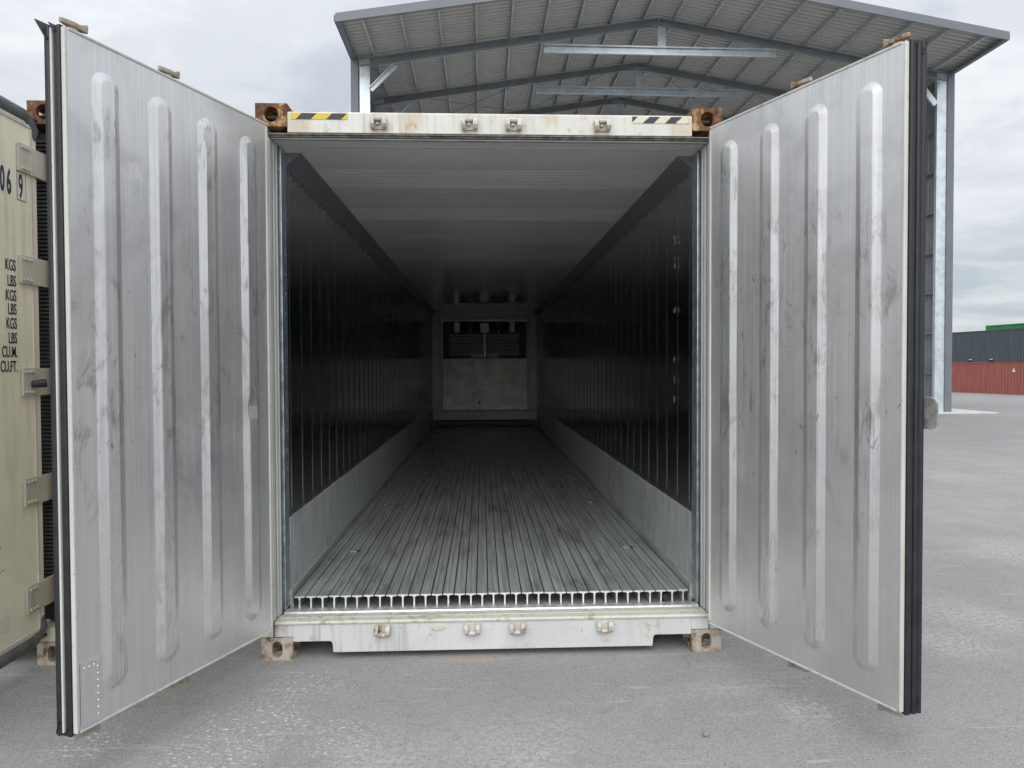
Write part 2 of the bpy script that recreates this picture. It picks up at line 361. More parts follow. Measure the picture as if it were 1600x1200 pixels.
# ------------------------------------------------------------------ geometry helpers
class MB:
    def __init__(s, f=None):
        s.v, s.f, s.T = [], [], f
    def add(s, vs, fs):
        o = len(s.v)
        s.v += [tuple(s.T(*q)) if s.T else tuple(q) for q in vs]
        s.f += [tuple(i+o for i in f) for f in fs]
        return s
    def box(s, x0, x1, y0, y1, z0, z1):
        vs = [(x, y, z) for z in (z0, z1) for y in (y0, y1) for x in (x0, x1)]
        return s.add(vs, [(0, 2, 3, 1), (4, 5, 7, 6), (0, 1, 5, 4), (2, 6, 7, 3), (0, 4, 6, 2), (1, 3, 7, 5)])
    def prism(s, poly, axis, a, b):
        """extrude a 2-D polygon along an axis ('x': poly is (y,z), 'y': (x,z), 'z': (x,y))"""
        n = len(poly)
        def mk(p, q): return {'x': (q, p[0], p[1]), 'y': (p[0], q, p[1]), 'z': (p[0], p[1], q)}[axis]
        vs = [mk(p, a) for p in poly] + [mk(p, b) for p in poly]
        fs = [tuple(range(n))[::-1], tuple(range(n, 2*n))] + [(i, (i+1) % n, n+(i+1) % n, n+i) for i in range(n)]
        return s.add(vs, fs)
    def tube(s, a, b, r, seg=10, r2=None):
        a, b = Vector(a), Vector(b); d = (b-a).normalized()
        u = d.orthogonal().normalized(); w_ = d.cross(u); r2 = r if r2 is None else r2
        vs = []
        for c, q in ((a, r), (b, r2)):
            for i in range(seg):
                t = 2*math.pi*i/seg; vs.append(c+u*math.cos(t)*q+w_*math.sin(t)*q)
        fs = [tuple(range(seg))[::-1], tuple(range(seg, 2*seg))]+[(i, (i+1) % seg, seg+(i+1) % seg, seg+i) for i in range(seg)]
        return s.add([tuple(q) for q in vs], fs)
    def path(s, pts, r, seg=10):
        pts = [Vector(p) for p in pts]; rings = []; ref = None
        for i, p in enumerate(pts):
            d = (pts[min(i+1, len(pts)-1)]-pts[max(i-1, 0)]).normalized()
            if ref is None: ref = d.orthogonal().normalized()
            u = (ref-d*ref.dot(d)).normalized(); ref = u; v = d.cross(u)
            rings.append([tuple(p+u*math.cos(2*math.pi*k/seg)*r+v*math.sin(2*math.pi*k/seg)*r) for k in range(seg)])
        vs = [q for g in rings for q in g]; fs = [tuple(range(seg))[::-1], tuple(range(len(vs)-seg, len(vs)))]
        for i in range(len(rings)-1):
            fs += [(i*seg+k, i*seg+(k+1) % seg, (i+1)*seg+(k+1) % seg, (i+1)*seg+k) for k in range(seg)]
        return s.add(vs, fs)
    def beam(s, a, b, wd, hg, upv=(0, 0, 1)):
        """rectangular bar from a to b; hg along upv, wd across"""
        a, b = Vector(a), Vector(b); d = (b-a).normalized(); u = Vector(upv); u = (u-d*u.dot(d)).normalized(); x = d.cross(u)
        vs = [tuple(c+x*i*wd/2+u*j*hg/2) for c in (a, b) for i, j in ((-1, -1), (1, -1), (1, 1), (-1, 1))]
        return s.add(vs, [(0, 1, 2, 3), (7, 6, 5, 4), (0, 4, 5, 1), (1, 5, 6, 2), (2, 6, 7, 3), (3, 7, 4, 0)])
    def channel(s, a, b, wd, hg, th, upv=(0, 0, 1), flip=1):
        """C-section: web of height hg and two flanges of width wd"""
        a, b = Vector(a), Vector(b); d = (b-a).normalized(); u = Vector(upv); u = (u-d*u.dot(d)).normalized(); x = d.cross(u)*flip
        for (i0, i1, j0, j1) in ((0, th, -hg/2, hg/2), (th, wd, hg/2-th, hg/2), (th, wd, -hg/2, -hg/2+th), (wd-th, wd, hg/2-th-.03*hg/.2, hg/2-th), (wd-th, wd, -hg/2+th, -hg/2+th+.03*hg/.2)):
            vs = [tuple(c+x*i+u*j) for c in (a, b) for i, j in ((i0, j0), (i1, j0), (i1, j1), (i0, j1))]
            s.add(vs, [(0, 1, 2, 3), (7, 6, 5, 4), (0, 4, 5, 1), (1, 5, 6, 2), (2, 6, 7, 3), (3, 7, 4, 0)])
        return s
    def ball(s, c, r, sx=1, sy=1, sz=1, seg=8, ring=5):
        vs = [(c[0], c[1], c[2]-r*sz)]
        for i in range(1, ring):
            t = -math.pi/2+math.pi*i/ring
            vs += [(c[0]+r*sx*math.cos(t)*math.cos(2*math.pi*k/seg), c[1]+r*sy*math.cos(t)*math.sin(2*math.pi*k/seg), c[2]+r*sz*math.sin(t)) for k in range(seg)]
        vs.append((c[0], c[1], c[2]+r*sz)); L = len(vs)-1
        fs = [(0, 1+(k+1) % seg, 1+k) for k in range(seg)]
        for i in range(ring-2):
            fs += [(1+i*seg+k, 1+i*seg+(k+1) % seg, 1+(i+1)*seg+(k+1) % seg, 1+(i+1)*seg+k) for k in range(seg)]
        fs += [(L, 1+(ring-2)*seg+k, 1+(ring-2)*seg+(k+1) % seg) for k in range(seg)]
        return s.add(vs, fs)
    def mesh(s, name, mat, smooth=False, ang=35, recalc=True):
        me = bpy.data.meshes.new(name); me.from_pydata(s.v, [], s.f)
        if recalc:
            bm = bmesh.new(); bm.from_mesh(me); bmesh.ops.recalc_face_normals(bm, faces=bm.faces); bm.to_mesh(me); bm.free()
        me.materials.append(MT[mat])
        if smooth:
            for p in me.polygons: p.use_smooth = True
            me.set_sharp_from_angle(angle=R(ang))
        return me
    def build(s, name, mat, parent=None, bevel=0, smooth=False, ang=35, seg=2, recalc=True):
        return link(name, s.mesh(name, mat, smooth, ang, recalc), parent, bevel, seg)

def link(name, me, parent=None, bevel=0, seg=2):
    o = bpy.data.objects.new(name, me); COL.objects.link(o); o.parent = parent
    if bevel:
        b = o.modifiers.new('bevel', 'BEVEL'); b.width = bevel; b.segments = seg; b.limit_method = 'ANGLE'; b.angle_limit = R(40)
    return o

def copy_tree(o, parent=None):
    c = o.copy(); COL.objects.link(c); c.parent = parent
    for ch in list(o.children): copy_tree(ch, c)
    return c

def thing(name, label, cat, loc=(0, 0, 0), rz=0, group=None):
    o = bpy.data.objects.new(name, None); COL.objects.link(o); o.location = loc; o.rotation_euler = (0, 0, rz)
    o.empty_display_size = .2; o['label'] = label; o['category'] = cat
    if group: o['group'] = group
    return o

# ------------------------------------------------------------------ ground
def gz_at(y):
    t = min(1, max(0, (y-21)/27)); return -.73*(t*t*(3-2*t))
ys = [-400, -120, -40, -15, 0, 15, 20]+[21+i*1.5 for i in range(20)]+[55, 80, 140, 400, 1500]
xs = [-900, -200, -60, -15, 0, 15, 30, 50, 80, 200, 900]
g = MB(); nx = len(xs)
g.add([(x, y, gz_at(y)) for y in ys for x in xs], [(j*nx+i, j*nx+i+1, (j+1)*nx+i+1, (j+1)*nx+i) for j in range(len(ys)-1) for i in range(nx-1)])
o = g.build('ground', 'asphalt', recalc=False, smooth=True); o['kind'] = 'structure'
o = MB().box(-5.3, 16.55, 18.42, 42.5, -1.2, .03).build('concrete_slab', 'concrete'); o['kind'] = 'structure'

# ------------------------------------------------------------------ corner casting (shared mesh, hollow with holes)
def stadium(w_, h_, n=10):
    r = w_/2; s = h_/2-r
    return [(r*math.cos(math.pi*k/n), s+r*math.sin(math.pi*k/n)) for k in range(n+1)] + [(-r*math.cos(math.pi*k/n), -s-r*math.sin(math.pi*k/n)) for k in range(n+1)]

def make_casting(mat, hw, hh):
    """outer corner at origin, body towards +x (width), +y (depth), +z; holes in front, outer side and one end"""
    body = MB().box(0, .162, 0, .178, 0, .118).build('casting_tmp', mat)
    cutters = [MB().box(.026, .180, .026, .150, .024, .098).build('cut', mat),
               MB().prism([(x+.081, z+.057) for x, z in stadium(hw, hh)], 'y', -.02, .06).build('cut', mat),
               MB().prism([(y+.089, z+.057) for y, z in stadium(.056, .08)], 'x', -.02, .06).build('cut', mat)]
    for c in cutters:
        m = body.modifiers.new('b', 'BOOLEAN'); m.operation = 'DIFFERENCE'; m.object = c; m.solver = 'EXACT'
    bv = body.modifiers.new('bv', 'BEVEL'); bv.width = .010; bv.segments = 3; bv.limit_method = 'ANGLE'; bv.angle_limit = R(50)
    dg = bpy.context.evaluated_depsgraph_get(); dg.update()
    me = bpy.data.meshes.new_from_object(body.evaluated_get(dg))
    for x in [body]+cutters: bpy.data.objects.remove(x)
    me.name = 'corner_casting'
    return me
CAST_TOP = make_casting('rust', .070, .078); CAST_LOW = make_casting('rustlow', .054, .086)

def keeper_mesh(upper):
    k = MB(); s = 1 if upper else -1
    k.box(-.040, .040, -.012, .002, -.030, .030)                      # back plate
    k.prism([(-.012, .026*s), (-.012, -.030*s), (-.030, -.030*s), (-.046, -.010*s), (-.042, .014*s), (-.026, .026*s)], 'x', -.042, -.020)
    k.prism([(-.012, .026*s), (-.012, -.030*s), (-.034, -.030*s), (-.050, -.012*s), (-.044, .012*s), (-.026, .028*s)], 'x', .018, .042)
    k.prism([(-.012, .032*s), (-.012, .006*s), (-.036, .008*s), (-.040, .020*s), (-.028, .032*s)], 'x', -.019, .017)
    k.box(-.012, .004, -.034, -.012, -.012, -.002)
    return k.mesh('keeper', 'keeper')
KEEP_T, KEEP_B = keeper_mesh(True), keeper_mesh(False)

# ------------------------------------------------------------------ doors
DZ0, DZ1 = .185, 2.765          # door panel bottom and top
RIBS = (.138, .405, .670, .930)
def gauss(u, z, c, su, sz): return math.exp(-((u-c[0])/su)**2-((z-c[1])/sz)**2)

def rib_mesh(T, uc, mat, dents, seed):
    hw_, z0, z1 = .059, .288, 2.662
    rings = [(0, -.004), (.0003, .0003), (.0025, .0010), (.0300, .0148), (.0320, .0155), (.0345, .0158)]
    NS, NA = 70, 40
    def ring(off, h):
        r = hw_-off; zb, zt = z0+hw_, z1-hw_; pts = []
        for i in range(NS+1): pts.append((-r, zb+(zt-zb)*i/NS))
        for k in range(1, NA): pts.append((-r*math.cos(math.pi*k/NA), zt+r*math.sin(math.pi*k/NA)))
        for i in range(NS+1): pts.append((r, zt-(zt-zb)*i/NS))
        for k in range(1, NA): pts.append((r*math.cos(math.pi*k/NA), zb-r*math.sin(math.pi*k/NA)))
        out = []
        for (a, z) in pts:
            u = uc+a+.0012*mnoise.noise((seed, z*2.1, off*9)); q = h*(1+.07*mnoise.noise((seed*3.1, z*1.7+a*4, 2)))
            for (c, su, sz, d) in dents:
                gq = gauss(u, z, c, su, sz); q -= d*gq; u += .35*d*gq*(1 if a > 0 else -.3)
            out.append((u, -q, z))
        return out
    m = MB(T); allr = [ring(*r) for r in rings]; n = len(allr[0])
    vs = [p for r in allr for p in r]; fs = []
    for j in range(len(rings)-1):
        fs += [(j*n+i, j*n+(i+1) % n, (j+1)*n+(i+1) % n, (j+1)*n+i) for i in range(n)]
    o = (len(rings)-1)*n
    L = lambda i: o+i                                       # left side bottom->top
    Rr = lambda i: o+(NS+1)+(NA-1)+(NS-i)                    # matching right side
    fs += [(L(i), L(i+1), Rr(i+1), Rr(i)) for i in range(NS)]
    fs.append(tuple([L(NS)]+[o+NS+1+k for k in range(NA-1)]+[Rr(NS)]))
    fs.append(tuple([Rr(0)]+[o+2*(NS+1)+(NA-1)+k for k in range(NA-1)]+[L(0)]))
    m.add(vs, fs)
    return m.mesh('rib', mat, smooth=True, ang=5.5)

def make_door(root, H, d, n, W, inner, outer, dents_p=(), dents_r={}, style='white', rods=True, patch=False, seed=1.0, hinges=4, hingemat='creamdark', k=1.0, ru=(.560, 1.012)):
    """u along the leaf from the hinge, w from inner face outwards, z up"""
    H, d, n = Vector(H), Vector(d).normalized(), Vector(n).normalized()
    T = lambda u, w_, z: H+d*u+n*(w_ if w_ < .001 else w_*k)+Vector((0, 0, z))
    core = MB(T).box(0, W-.004, .006, .112, DZ0+.004, DZ1-.004).build('door', outer, root, .006)
    # inner sheet, slightly oil-canned
    NU, NZ = 36, 80; p = MB(T); vs = []
    for j in range(NZ+1):
        for i in range(NU+1):
            u = .008+(W-.020)*i/NU; z = DZ0+.007+(DZ1-DZ0-.015)*j/NZ
            q = .0013*mnoise.noise((u*2.3+seed, z*1.3, seed))+.0006*mnoise.noise((u*6+seed, z*3, 4))
            q *= min(1, i/3, (NU-i)/3, j/3, (NZ-j)/3)
            for (c, su, sz, a) in dents_p: q -= a*gauss(u, z, c, su, sz)
            vs.append((u, .001-q, z))
    kk = NU+1; fs = [(j*kk+i, j*kk+i+1, (j+1)*kk+i+1, (j+1)*kk+i) for j in range(NZ) for i in range(NU)]
    bd = [i for i in range(kk)]+[j*kk+NU for j in range(1, NZ+1)]+[NZ*kk+i for i in range(NU-1, -1, -1)]+[j*kk for j in range(NZ-1, 0, -1)]
    nv = len(vs); vs += [(vs[b][0], .010, vs[b][2]) for b in bd]
    fs += [(bd[i], bd[(i+1) % len(bd)], nv+(i+1) % len(bd), nv+i) for i in range(len(bd))]
    p.add(vs, fs).build('inner_panel', inner, core, smooth=True, ang=40)
    for i, uc in enumerate(RIBS):
        link('rib', rib_mesh(T, uc, inner+'_rib', dents_r.get(i, ()), seed+i*1.7), core)
    # edge trims round the leaf
    MB(T).box(W-.011, W, -.004, .022, DZ0, DZ1).build('edge_trim', 'trim', core, .004)
    MB(T).box(0, W-.018, -.003, .030, DZ1-.007, DZ1+.004).build('edge_trim', 'trim', core, .003)
    MB(T).box(0, W-.018, -.003, .030, DZ0-.004, DZ0+.006).build('edge_trim', 'trim', core, .003)
    MB(T).box(-.003, .010, -.003, .030, DZ0+.013, DZ1-.013).build('edge_trim', 'trim', core, .003)
    # rubber seals
    def lobe(w0, w1, out, mat='rubber'):
        wm = (w0+w1)/2; poly = [(W-.006, w0), (W+out*.6, w0), (W+out, w0+(w1-w0)*.25), (W+out, w0+(w1-w0)*.75), (W+out*.55, w1), (W-.006, w1)]
        MB(T).prism(poly, 'z', DZ0-.012, DZ1+.006).build('gasket', mat, core, .003, smooth=False)
    if style == 'white':
        lobe(.024, .068, .006); MB(T).box(W-.006, W+.009, .071, .085, DZ0, DZ1).build('edge_trim', 'trim', core, .002); lobe(.087, .126, .012)
    else:
        lobe(.023, .064, .010); lobe(.065, .096, .016); lobe(.097, .128, .020)
    for zz, sg in ((DZ0-.004, -1), (DZ1+.004, 1)):
        MB(T).box(0, W-.007, .040, .070, min(zz, zz+sg*.012), max(zz, zz+sg*.012)).build('gasket', 'rubber', core, .003)
        MB(T).box(0, W-.007, .088, .122, min(zz, zz+sg*.016), max(zz, zz+sg*.016)).build('gasket', 'rubber', core, .003)
        # flared corner of the outer seal
        e = DZ1 if sg > 0 else DZ0
        fl = MB(T); A = [(W-.03, .088, e-sg*.02), (W+.020, .088, e-sg*.045), (W+(.038 if sg > 0 else .014), .136 if sg > 0 else .122, e+sg*(.026 if sg > 0 else .004)), (W-.03, .118, e+sg*.022)]
        fl.add([(a, b, c) for a, b, c in A]+[(a-.006, b+.012, c) for a, b, c in A], [(0, 1, 2, 3), (7, 6, 5, 4), (0, 4, 5, 1), (1, 5, 6, 2), (2, 6, 7, 3), (3, 7, 4, 0)])
        fl.build('gasket_flap', 'rubber', core, .002)
        f2 = MB(T); B = [(W-.03, .042, e-sg*.01), (W+.014, .040, e-sg*.02), (W+(.020 if sg > 0 else .008), .074, e+sg*(.016 if sg > 0 else .004)), (W-.03, .072, e+sg*(.016 if sg > 0 else .004))]
        f2.add([(a, b, c) for a, b, c in B]+[(a-.006, b+.010, c) for a, b, c in B], [(0, 1, 2, 3), (7, 6, 5, 4), (0, 4, 5, 1), (1, 5, 6, 2), (2, 6, 7, 3), (3, 7, 4, 0)])
        f2.build('gasket_flap', 'rubber', core, .002)
    # hinges on the outer face
    HZ = {4: (.45, 1.1, 1.85, 2.5), 5: (.394, .927, 1.468, 2.018, 2.56)}[hinges]
    for i, hz_ in enumerate(HZ):
        h = MB(T).box(-.068 if hinges == 5 else -.02, .158, .114, .128, hz_-.068, hz_+.068)
        for a in (.085, .112, .139):
            for zz in (-.05, .05): h.tube((a, .127, hz_+zz), (a, .137, hz_+zz), .0085, 8)
        h.build('hinge', hingemat, core, .002)
        if hinges == 5 and i == 2:
            MB(T).tube((.098, .128, hz_-.012), (.060, .178, hz_-.006), .017, 12, .022).build('bump_stop', 'rubber', core, .003)
    if rods:
        for ur in ru:
            MB(T).tube((ur, .142, .11), (ur, .142, 2.83), .016, 12).build('locking_rod', 'creamdark', core, smooth=True)
            for zz in (.6, 1.2, 1.75, 2.35):
                MB(T).box(ur-.035, ur+.035, .113, .124, zz-.03, zz+.03).tube((ur, .142, zz-.025), (ur, .142, zz+.025), .023, 12).build('rod_bracket', 'creamdark', core, .002)
            for zz, sg in ((2.822, 1), (.135, -1)):
                c = MB(T)
                c.tube((ur, .142, zz-.024*sg), (ur, .142, zz+.006*sg), .024, 10)
                c.prism([(ur-.060, .128), (ur-.050, .120), (ur+.006, .112), (ur+.052, .126), (ur+.058, .140), (ur+.020, .158), (ur-.030, .160)], 'z', zz+.0*sg, zz+.020*sg)
                c.prism([(ur-.060, zz+.016*sg), (ur-.056, zz+.036*sg), (ur-.024, zz+.022*sg), (ur-.018, zz+.012*sg)], 'y', .122, .150)
                c.build('cam', 'camrust', core, .004)
            MB(T).box(ur-.30 if ur > .8 else ur-.015, ur+.01 if ur > .8 else ur+.32, .160, .172, 1.30, 1.345).build('handle', 'creamdark', core, .004)
    if patch:
        q = MB(T); q.box(W-.098, W-.020, -.0065, -.001, .205, .432)
        q.box(W-.100, W-.019, -.009, -.001, .433, .440)
        for i in range(8): q.ball((W-.090, -.0075, .225+.026*i), .0042, 1, .6, 1, 6, 4)
        for i in range(3): q.ball((W-.034-.02*i, -.0075, .420), .0042, 1, .6, 1, 6, 4)
        q.build('riveted_patch', inner, core)
    return core, T

# ------------------------------------------------------------------ refrigerated container
CL, CH = 12.19, 2.896
def make_reefer(name, label, cat, loc, shell, castT, castL, interior=True, post='jamb', group=None):
    r = thing(name, label, cat, loc, group=group)
    for sx in (-1, 1):
        for yy, sy in ((0, 1), (CL, -1)):
            for z0, me, sz in ((0, castL, 1), (CH, castT, -1)):
                c = link('corner_casting', me, r); c.location = (sx*1.219, yy, z0); c.scale = (-sx, sy, sz)
    # shell
    for sx in (-1, 1):
        a, b = sorted((sx*1.165, sx*1.214)); MB().box(a, b, .182, CL-.182, .15, 2.86).build('side_wall', shell, r)
        a, b = sorted((sx*1.150, sx*1.219)); MB().box(a, b, .180, CL-.180, .03, .148).build('bottom_rail', shell, r, .006)
    MB().box(-1.214, 1.214, .12, CL-.1, 2.862, 2.888).build('roof', shell, r)
    MB().box(-1.163, 1.163, 12.02, CL-.02, .1, 2.86).build('front_wall', shell, r)
    MB().box(-1.148, 1.148, .125, 12.0, .105, .150).build('underframe', 'rustlow', r)
    return r

main = make_reefer('refrigerated_container', 'white refrigerated shipping container with both steel doors swung open, empty inside', 'container', (0, 0, 0), 'shell', CAST_TOP, CAST_LOW)

def header_and_sill(r, hm, sm, keepers=True):
    prof = [(.002, 2.748), (.002, 2.846), (.008, 2.856), (.02, 2.860), (.118, 2.860), (.118, 2.748)]
    hd = MB().prism(prof, 'x', -1.056, 1.056).build('header', hm, r, .002)
    pts = [(-1.056, .194), (-1.056, .096), (-.862, .096), (-.852, .086), (-.846, .036), (.846, .036), (.852, .086), (.862, .096), (1.056, .096), (1.056, .194)]
    sl = MB().prism(pts, 'y', .002, .016).build('sill', sm, r, .002)
    for sx in (-1, 1):                       # the sill carries on over the castings
        a, b = sorted((sx*1.0575, sx*1.152)); MB().box(a, b, .006, .118, .1205, .193).build('sill_end', sm, sl, .002)
    for sx in (-1, 1):                       # walls of the forklift-free notches and lower lip return
        a, b = sorted((sx*.846, sx*.852)); MB().box(a, b, .016, .118, .036, .094).build('notch_side', sm, sl)
    MB().box(-.845, .845, .016, .118, .034, .040).build('sill_lip', sm, sl)
    MB().box(-1.056, -.854, .016, .118, .096, .102).build('notch_top', sm, sl)
    MB().box(.854, 1.056, .016, .118, .096, .102).build('notch_top', sm, sl)
    if keepers:
        for x in (-.587, -.118, .112, .576):
            k = link('lock_keeper', KEEP_T, hd, .004); k.location = (x, .002, 2.796); k.rotation_euler.y = random.uniform(-.06, .06)
        for x in (-.588, -.117, .122, .586):
            k = link('lock_keeper', KEEP_B, sl, .004); k.location = (x, .002, .150); k.rotation_euler.y = random.uniform(-.06, .06)
    return hd, sl
hd, sl = header_and_sill(main, 'white', 'sillwhite')
MB().box(-1.038, -.747, -.0008, .0018, 2.816, 2.847).box(-1.038, -.747, .0204, .05, 2.8602, 2.8614).build('hazard_tape', 'hazY', hd)
MB().box(.738, 1.036, -.0008, .0018, 2.813, 2.847).build('hazard_tape', 'hazW', hd)
for x in (-.868, -.52, .33, .95):           # weld seams in the header
    MB().box(x, x+.003, -.0005, .0015, 2.752, 2.842).build('weld_seam', 'white', hd)
MB().ball((-.30, .001, .160), .030, 1.5, .12, .75, 14, 8).build('weld_scar', 'keeper', sl, smooth=True)

# corner posts and door reveal
for sx in (-1, 1):
    a, b = sorted((sx*1.160, sx*1.216)); MB().box(a, b, .004, .178, .120, 2.776).build('corner_post', 'white', main, .004)
    def strip(x0, x1, y0, y1, mat, nm='jamb_trim', z0=.205, z1=2.7205):
        a, b = sorted((sx*x0, sx*x1)); return MB().box(a, b, y0, y1, z0, z1).build(nm, mat, main, .004)
    strip(1.150, 1.1585, -.004, .048, 'jamb')
    strip(1.1525, 1.1585, .050, .064, 'jambgrey', 'jamb_seal')
    strip(1.146, 1.1585, .066, .108, 'jamb')
    strip(1.144, 1.1585, .110, .128, 'jamb')
    strip(1.148, 1.1585, .130, .166, 'jambgrey', 'jamb_seal')
    strip(1.136, 1.1585, .168, .212, 'jambalu', 'jamb_angle')
    strip(1.141, 1.1585, .214, .286, 'jambalu', 'jamb_angle')
    rv = MB()
    for i in range(22): rv.ball((sx*1.1412, .25, .32+i*.108), .0055, .5, 1, 1, 6, 4)
    rv.build('rivet_row', 'galv', main)['kind'] = 'stuff'
# header seals and soffit
MB().box(-1.15, 1.15, .006, .030, 2.7385, 2.7465).build('header_seal', 'headgasket', main, .003)
MB().box(-1.148, 1.148, .016, .042, 2.7305, 2.7375).build('header_seal', 'headgasket', main, .003)
MB().box(-1.146, 1.146, .030, .056, 2.7215, 2.7300).build('soffit_trim', 'soffit', main, .002)
MB().box(-1.03, 1.03, .172, .178, 2.7262, 2.7300).build('ceiling_joint', 'jambalu', main)
# threshold
MB().prism([(-.004, .186), (-.008, .196), (.0, .204), (.045, .207), (.050, .196), (.050, .186)], 'x', -1.148, 1.148).build('threshold_seal', 'mossy', main, .002)
MB().prism([(.052, .186), (.052, .200), (.060, .206), (.112, .203), (.118, .196), (.118, .186)], 'x', -1.146, 1.146).build('threshold_trim', 'mossy', main, .002)
MB().prism([(.120, .170), (.120, .205), (.128, .213), (.172, .213), (.178, .200), (.250, .192), (.250, .170)], 'x', -1.135, 1.135).build('threshold_plate', 'sillalu', main, .002)

# floor: pan and individual T-bars
MB().box(-1.16, 1.16, .252, 11.72, .152, .186).build('floor_pan', 'floorbase', main)
YF, YE = .262, 11.55
pitch_t = .0638; nT = 35
tb = MB().prism([(-.0030, .187), (.0030, .187), (.0030, .240), (.0060, .2450), (.012, .2460), (.0288, .2465), (.0288, .2550), (.0278, .2560), (.0065, .2560), (.0050, .2505), (-.0050, .2505), (-.0065, .2560), (-.0278, .2560), (-.0288, .2550), (-.0288, .2465), (-.012, .2460), (-.0060, .2450), (-.0030, .240)], 'y', YF, YE).mesh('floor_t_bar', 'floor')
te = MB().prism([(-.0042, .187), (.0042, .187), (.0042, .239), (.0075, .2455), (.014, .2480), (.0285, .2490), (.0285, .2555), (.0260, .2565), (-.0260, .2565), (-.0285, .2555), (-.0285, .2490), (-.014, .2480), (-.0075, .2455), (-.0042, .239)], 'y', YF-.010, YF-.0005).mesh('bar_end', 'floorend')
bars = []
for i in range(nT):
    x = (i-(nT-1)/2)*pitch_t
    b = link('floor_t_bar', tb, main); b.location = (x, random.uniform(-.002, .002), random.uniform(-.0012, .0012)); b.rotation_euler.y = random.uniform(-.02, .02)*0; bars.append(b)
    e = link('bar_end', te, b)
for sx in (-1, 1):                         # gutter angle along the kick plate
    MB().prism([(sx*1.140, .187), (sx*1.140, .290), (sx*1.128, .290), (sx*1.122, .225), (sx*1.118, .187)], 'y', .262, 11.6).build('floor_gutter', 'floor', main)
# drain / lashing pips in the floor
pip = MB(); N = 18
for rr, zz in (): pass
ring_o = [(.030*math.cos(2*math.pi*k/N), .022*math.sin(2*math.pi*k/N)) for k in range(N)]
pip.prism(ring_o, 'z', .2572, .2600)
pipm = pip.mesh('lashing_ring', 'floorend')
hole = MB().prism([(.6*x+.03, .6*y) for x, y in ring_o], 'z', .2573, .2606).mesh('ring_hole', 'bulkdark')
for sx in (-1, 1):
    for y in (1.22, 2.90, 4.58, 6.22, 7.77, 9.4):
        p_ = link('lashing_ring', pipm, main); p_.location = (sx*.957, y, 0); p_.scale = (1, 1, 1)
        link('ring_hole', hole, p_)
p_ = link('lashing_ring', pipm, main); p_.location = (-.74, 4.84, 0)
# dark bolt lying in a floor channel near the right end
o = MB().tube((.985, .246, .2145), (.985, .30, .2145), .019, 14).build('drain_plug', 'rubber', main, .003)

# kick plates, wall liners, cove, ceiling
for sx in (-1, 1):
    x0 = sx*1.143
    k = MB(); NY = 90; vs = []
    for i in range(NY+1):
        y = .288+(11.70-.288)*i/NY; zt = .686+.006*mnoise.noise((y*1.1, sx*3, 0))
        vs += [(x0-sx*(.004+.003*mnoise.noise((y*.9, sx, 1))), y, .19), (x0-sx*(.004+.003*mnoise.noise((y*.9, sx, 7))), y, zt), (x0, y, zt+.004), (sx*1.16, y, zt+.004), (sx*1.16, y, .19)]
    fs = []
    for i in range(NY):
        for j in range(5): fs.append((i*5+j, i*5+(j+1) % 5, (i+1)*5+(j+1) % 5, (i+1)*5+j))
    fs += [(0, 1, 2, 3, 4), tuple(NY*5+j for j in range(5))]
    kp = k.add(vs, fs).build('kick_plate', 'kick', main, smooth=True)
    # liner: shallow pressed ribs every 0.25 m
    prof = []; y = .289
    prof.append((0, y)); yc = .345
    while yc < 11.65:
        prof += [(0, yc-.009), (.0034, yc-.0040), (.0040, yc), (.003, yc+.008), (0, yc+.020)]; yc += .2525
    prof.append((0, 11.70))
    m_ = MB(); zs = (.691, .74, 1.3, 2.0, 2.56, 2.655, 2.68)
    vs = [(sx*(1.146-(h if 0 < j else 0)-.0012*mnoise.noise((yy*.9, z*.8, sx*5))), yy, z) for j, z in enumerate(zs) for h, yy in prof]
    n_ = len(prof); fs = [(j*n_+i, j*n_+i+1, (j+1)*n_+i+1, (j+1)*n_+i) for j in range(len(zs)-1) for i in range(n_-1)]
    ln = m_.add(vs, fs).build('wall_liner', 'liner', main, smooth=True, ang=9, recalc=False)
    rv = MB()
    for i in range(60): rv.ball((sx*1.139, .36+i*.126, 2.625), .006, .5, 1, 1, 6, 4)
    rv.build('rivet_row', 'bulkdark', ln)['kind'] = 'stuff'
    MB().prism([(sx*1.160, 2.646), (sx*1.1435, 2.646), (sx*1.136, 2.664), (sx*1.058, 2.724), (sx*1.058, 2.745), (sx*1.160, 2.745)], 'y', .2870, 11.7).build('cove_trim', 'cove', main)
prof = [(.0565, 0)]; yc = .63
while yc < 11.4:
    for q in range(8):
        a = yc+q*.056
        hh = .002 if yc < 2.2 else .001
        if a < 4.2: prof += [(a-.011, 0), (a-.005, hh), (a+.005, hh), (a+.011, 0)]
    yc += 1.035
prof.append((11.72, 0))
cm = MB(); vs = [(x, y, 2.7285-h) for x in (-1.155, 1.155) for y, h in prof]; n_ = len(prof)
cm.add(vs, [(i, n_+i, n_+i+1, i+1) for i in range(n_-1)]).build('ceiling_panel', 'ceiling', main, recalc=False)

